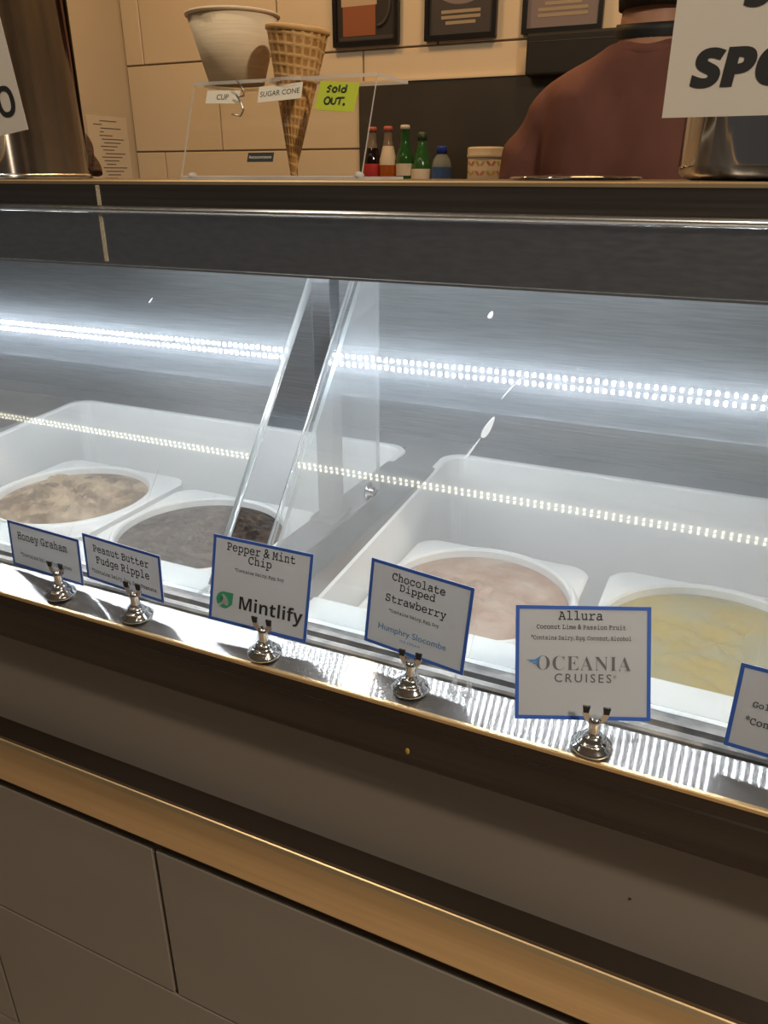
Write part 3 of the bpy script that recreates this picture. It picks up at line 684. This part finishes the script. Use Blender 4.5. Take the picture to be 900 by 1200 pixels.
# tin with leaf pattern
tin = thing('storage_tin', 'cream storage tin with pink and yellow leaf pattern', 'tin', (-.766, 2.4, -.09))
mat('tin_cream', (.66, .58, .45), .4); mat('leaf_pink', (.56, .22, .16), .5); mat('leaf_yellow', (.56, .40, .12), .5)
bm = bm_new(); lathe(bm, [(.050, 0), (.0525, .002), (.0525, .138), (.051, .141)], 40); obj('body', bm, 'tin_cream', tin)
bm = bm_new(); lathe(bm, [(.0545, .136), (.0555, .138), (.0555, .144), (.0545, .146), (.0545, .158), (.0535, .163), (.050, .165), (.0, .166)], 40); obj('lid', bm, 'tin_cream', tin)
def leaf_mesh(s):
    bm = bm_new(); n = 6; c = []
    for i in range(n+1):
        u = i/n; c.append((u, .34*math.sin(PI*u)))
    top_ = [(u*.0155, (u*.6 + h_)*.016) for u, h_ in c]; bot = [(u*.0155, (u*.6 - h_)*.016) for u, h_ in c[1:-1]][::-1]
    R_ = .0529; V = [bm.verts.new((R_*math.sin(s*x/R_), -R_*math.cos(s*x/R_), z)) for x, z in top_ + bot]
    bm.faces.new(V); return mesh(bm, 'leaf')
LF = {s: {m_: leaf_mesh(s) for m_ in ('leaf_pink', 'leaf_yellow')} for s in (-1, 1)}
for k in range(10):
    for j in range(5):
        for s in (-1, 1):
            m_ = 'leaf_pink' if (k+j) % 2 else 'leaf_yellow'
            if math.cos(k*2*PI/10 - .4) > -.1: obj('leaf', LF[s][m_], m_, tin, (0, 0, .012 + j*.026), (0, 0, k*2*PI/10))
bm = bm_new(); lathe(bm, [(.014, 0), (.016, .003), (.016, .16), (.011, .172), (.009, .18), (.009, .186)], 20)
tag(obj('white_flask', bm, 'cap_white', None, (-.690, 2.47, -.09)), 'white flask half hidden behind the tin and the person', 'flask')

# black box on the wall, picture frames, paper
bx = thing('wall_box', 'black rounded box on the wall under the pictures', 'box', (-.53, 2.655, .276))
obj('housing', bbox_bm(-.195, .195, -.04, .035, 0, .112, .008, 3), 'rubber_black', bx)
obj('seam', bbox_bm(-.19, .19, -.0408, -.039, .088, .090), 'steel_dark', bx)
mat('frame_black', (.008, .008, .009), .3); mat('photo_dark', (.035, .030, .030), .4); mat('photo_mauve', (.22, .19, .22), .5); mat('photo_brown', (.28, .10, .05), .5); mat('photo_foam', (.50, .40, .30), .5); mat('photo_slate', (.055, .052, .06), .5)
mat('photo_bowl', (.62, .52, .38), .5); mat('photo_choc', (.06, .025, .015), .6); mat('photo_text', (.36, .31, .24), .6)
def disc(rx, rz, y, a0=0, a1=360, n=28):
    bm = bm_new(); p = arc(0, 0, rx, rz, a0, a1, n); p = p[:-1] if a1-a0 == 360 else p
    bm.faces.new([bm.verts.new((x, y, z)) for x, z in p]); return bm
def frame(x0, x1, label):
    w = x1-x0; t = thing('picture_frame', label, 'picture', ((x0+x1)/2, 2.690, .395), group='framed pictures on the back wall')
    b = .014; hgt = .31; bm = bm_new()
    box(bm, -w/2, w/2, -.018, 0, 0, b); box(bm, -w/2, w/2, -.018, 0, hgt-b, hgt); box(bm, -w/2, -w/2+b, -.018, 0, b, hgt-b); box(bm, w/2-b, w/2, -.018, 0, b, hgt-b)
    obj('frame', bm, 'frame_black', t); return t, w, b, hgt
t, w, b, hgt = frame(-1.412, -1.172, 'black framed picture of a drink in a glass mug')
ph = obj('photo', bbox_bm(-w/2+b, w/2-b, -.008, -.002, b, hgt-b), 'photo_dark', t)
obj('mug_print', bbox_bm(-.085, .035, -.0086, -.0078, .03, .115), 'photo_brown', ph); obj('foam_print', bbox_bm(-.09, .04, -.0086, -.0078, .115, .21), 'photo_foam', ph)
bm = bm_new(); tube(bm, [(x, -.0088, z) for x, z in arc(.045, .12, .042, .065, -95, 80, 14)], .006, 6); obj('handle_print', bm, 'photo_slate', ph)
obj('table_print', bbox_bm(-.1, .1, -.0084, -.0078, .018, .028), 'photo_slate', ph)
def bowl_picture(x0, x1, label, bg, lines):
    t, w, b, hgt = frame(x0, x1, label)
    ph = obj('photo', bbox_bm(-w/2+b, w/2-b, -.008, -.002, b, hgt-b), bg, t)
    obj('saucer_print', disc(.09, .055, -.0083), 'photo_mauve' if bg != 'photo_mauve' else 'photo_slate', ph, (0, 0, .150))
    obj('bowl_print', disc(.075, .052, -.0086), 'photo_bowl', ph, (0, 0, .165)); obj('food_print', disc(.062, .040, -.0089), 'photo_choc', ph, (0, 0, .172))
    for a_ in range(7): obj('scoop_print', disc(.011, .008, -.0092, n=10), 'photo_foam', ph, (.04*math.cos(a_*2.4), 0, .172 + .022*math.sin(a_*1.7)))
    for i_, s_ in enumerate(lines): obj('caption', bbox_bm(-s_/2, s_/2, -.0086, -.0080, .072-.015*i_, .081-.015*i_), 'photo_text', ph)
bowl_picture(-1.080, -.842, 'black framed picture of a bowl on a dark cloth', 'photo_slate', (.13, .13, .10))
bowl_picture(-.760, -.517, 'black framed picture of a bowl on a mauve cloth', 'photo_mauve', (.11, .15, .15))
wp_ = thing('wall_notice', 'white printed notice taped to the side wall', 'notice', (-2.3285, 2.548, -.076), (0, 0, PI/2))
obj('paper', bbox_bm(-.107, .107, -.0004, .0004, 0, .281), 'white_paper', wp_)
bm = bm_new()
for i, (a, b) in enumerate([(-.04, .05), (-.075, -.03), (-.04, .07), (-.045, -.025)] + [(-.05 + .01*(i % 3), .02 + .02*((i*7) % 4)) for i in range(16)]):
    z = .262 - i*.0125; box(bm, a, b, -.0007, -.0003, z, z+.0035)
obj('print', bm, 'print_grey', wp_)

# ================================================================== PERSON (seen from behind)
PX, PY = -.226, 1.65
pe = thing('person', 'person in a faded maroon T-shirt with a black neck strap, back turned', 'person', (PX, PY, -H))
noisy(mat('shirt_maroon', rough=.9), (.130, .046, .034), (.172, .066, .049), (9, 9, 4), bump=.2, bdist=.006)
noisy(mat('skin', rough=.55, Subsurface_Weight=.0), (.42, .20, .12), (.47, .235, .145), (14, 14, 14))
noisy(mat('hair_dark', rough=.6), (.012, .008, .006), (.03, .02, .014), (200, 200, 30), bump=.6, bdist=.003)
mat('trousers', (.03, .03, .035), .9); mat('strap_black', (.008, .008, .009), .6); mat('shoe', (.015, .013, .012), .5)
def oval(cx, cy, z, a, b, n=40, p=2.4):
    r_ = []
    for i in range(n):
        t = 2*PI*i/n; c, s = math.cos(t), math.sin(t)
        r_.append((cx + a*math.copysign(abs(c)**(2/p), c), cy + b*math.copysign(abs(s)**(2/p), s), z))
    return r_
def torso(bm, g=0.0):
    prof = [(-.50, .178, .120), (-.38, .172, .118), (-.22, .176, .115), (-.08, .190, .118), (.02, .200, .118), (.08, .203, .112), (.125, .196, .100), (.155, .172, .088), (.178, .138, .078), (.195, .103, .070), (.207, .083, .064)]
    loft(bm, [oval(0, .0, H+z, a-g, b-g) for z, a, b in prof]); return bm
def arm(bm, s, sleeve):
    pts = [(s*.130, .0, H+.100), (s*.168, 0, H+.078), (s*.195, 0, H+.03), (s*.208, .005, H-.04), (s*.222, .02, H-.12)]
    rad = [.070, .070, .066, .061, .060]
    if not sleeve:
        pts += [(s*.232, .03, H-.19), (s*.215, .13, H-.235), (s*.185, .25, H-.24)]; rad = [.046, .047, .046, .045, .044, .043, .038, .026]
    tube(bm, pts, .05, 14, rad)
    if not sleeve:
        hx, hy, hz_ = s*.175, .30, H-.245
        ellipsoid(bm, (hx, hy, hz_), (.042, .052, .017), 14, 10)
        for k, (o, ln) in enumerate(((-.030, .060), (-.010, .072), (.010, .070), (.030, .055))):
            tube(bm, [(hx+o*.9, hy+.03, hz_), (hx+o, hy+.045+ln*.45, hz_-.004), (hx+o, hy+.045+ln, hz_-.022)], .009, 8, [.0098, .009, .0075])
        tube(bm, [(hx-s*.030, hy-.015, hz_), (hx-s*.058, hy+.012, hz_-.006), (hx-s*.062, hy+.045, hz_-.014)], .01, 8, [.012, .010, .008])
bm = bm_new()
torso(bm, .026); loft(bm, [oval(0, 0, z, a, b) for z, a, b in ((.80, .150, .100), (.86, .166, .108), (1.0, .158, .1))])
tube(bm, [(0, -.008, H+.16), (0, 0, H+.23), (0, .015, H+.31)], .06, 20, [.062, .0610, .058])
HZ = H+.385
ellipsoid(bm, (0, .035, HZ), (.076, .098, .118), 24, 16); ellipsoid(bm, (0, .075, HZ-.065), (.052, .055, .052), 16, 12)
ellipsoid(bm, (0, .135, HZ-.025), (.013, .018, .024)); ellipsoid(bm, (0, .122, HZ-.068), (.024, .010, .009))
for s in (-1, 1):
    ellipsoid(bm, (s*.078, .025, HZ-.02), (.010, .020, .032)); ellipsoid(bm, (s*.032, .118, HZ+.004), (.013, .010, .009)); arm(bm, s, False)
    tube(bm, [(s*.09, 0, .86), (s*.098, .005, .50), (s*.102, -.01, .10), (s*.102, -.005, .05)], .08, 16, [.088, .062, .045, .043])
    ellipsoid(bm, (s*.106, .055, .035), (.045, .125, .034))
obj('body', baked(bm, 'body', [('REMESH', dict(mode='VOXEL', voxel_size=.0075)), ('SMOOTH', dict(factor=.5, iterations=4))]), 'skin', pe)
bm = bm_new(); torso(bm); arm(bm, -1, True); arm(bm, 1, True)
loft(bm, [oval(0, 0, H+.198, .081, .064), oval(0, .0, H+.208, .0775, .0625), oval(0, 0, H+.216, .0735, .061)])
me = baked(bm, 'shirt', [('REMESH', dict(mode='VOXEL', voxel_size=.007)), ('SMOOTH', dict(factor=.5, iterations=22))])
nrm = [v.normal.copy() for v in me.vertices]
for v, nv in zip(me.vertices, nrm):                              # folds running down from the shoulders
    x, y, z = v.co; zz = z-H
    d = .024*noise.noise(Vector((x*14 + zz*4, y*5, zz*3.2))) - .016*(abs(noise.noise(Vector((x*17 - zz*6, y*6, zz*4+5))))-.2)
    k = min(1, max(0, (.19-zz)/.06)); v.co += nv*(d*k + .001)
obj('shirt', me, 'shirt_maroon', pe)
bm = bm_new(); lathe(bm, [(.078, .0), (.0795, .004), (.0775, .015), (.0765, .015), (.0755, .0)], 40)
for v in bm.verts: v.co.y *= .86
obj('collar', bm, 'shirt_maroon', pe, (0, -.004, H+.196), (.10, 0, 0))
bm = bm_new(); lathe(bm, [(.0665, .0), (.0672, .011), (.0655, .022), (.0645, .022), (.0650, 0)], 40, caps=False)
for v in bm.verts: v.co.y *= .98
obj('neck_strap', bm, 'strap_black', pe, (0, .002, H+.226), (.14, .0, 0))
bm = bm_new(); ellipsoid(bm, (0, .026, HZ+.014), (.0825, .100, .121), 40, 28)
for v in list(bm.verts):
    if v.co.z < HZ-.121 + max(0, (v.co.y-.02))*2.1: v.co = Vector((v.co.x*.96, .03 + (v.co.y-.03)*.97, max(v.co.z, HZ-.121 + max(0, (v.co.y-.02))*2.1)))
loft(bm, [oval(0, -.008 + .012*k/4, HZ-.119 + .11*k/4, .0635 + .013*k/4, .0600 + .020*k/4, p=2) for k in range(5)], smooth=True)
obj('hair', bm, 'hair_dark', pe)
bm = bm_new(); loft(bm, [oval(0, 0, z, a, b) for z, a, b in ((.80, .160, .112), (.87, .172, .120), (.95, .165, .115))])
for s in (-1, 1): tube(bm, [(s*.088, 0, .88), (s*.098, .005, .50), (s*.102, -.005, .07)], .08, 18, [.098, .078, .066])
obj('trousers', baked(bm, 'trousers', [('REMESH', dict(mode='VOXEL', voxel_size=.012)), ('SMOOTH', dict(factor=.5, iterations=3))]), 'trousers', pe)
for s in (-1, 1):
    bm = bm_new(); ellipsoid(bm, (s*.106, .055, .040), (.052, .138, .042)); 
    for v in bm.verts: v.co.z = max(v.co.z, .0)
    obj('shoe', bm, 'shoe', pe)

# ================================================================== CEILING LAMPS (seen as reflections in the glass)
cs = thing('ceiling_lamp_row', 'long row of small lamps on the ceiling above the customer side', 'ceiling lamp', (-1.1, -.495, 1.46))
obj('profile', bbox_bm(-2.25, 2.25, -.05, .05, -.045, 0), 'led_white', cs)
bm = bm_new()
for i in range(172):
    for yy in (-.009, .009): box(bm, -2.20 + i*.0255 - .0045, -2.20 + i*.0255 + .0045, yy-.005, yy+.005, -.052, -.045)
o = obj('lamps', bm, 'lamp_warm_white', cs); o['kind'] = 'stuff'

# everything was laid out around the eye: lift it so that the floor is at zero
for o in list(COL.objects):
    if o.parent is None and o.type in ('MESH', 'EMPTY'): o.location.z += H
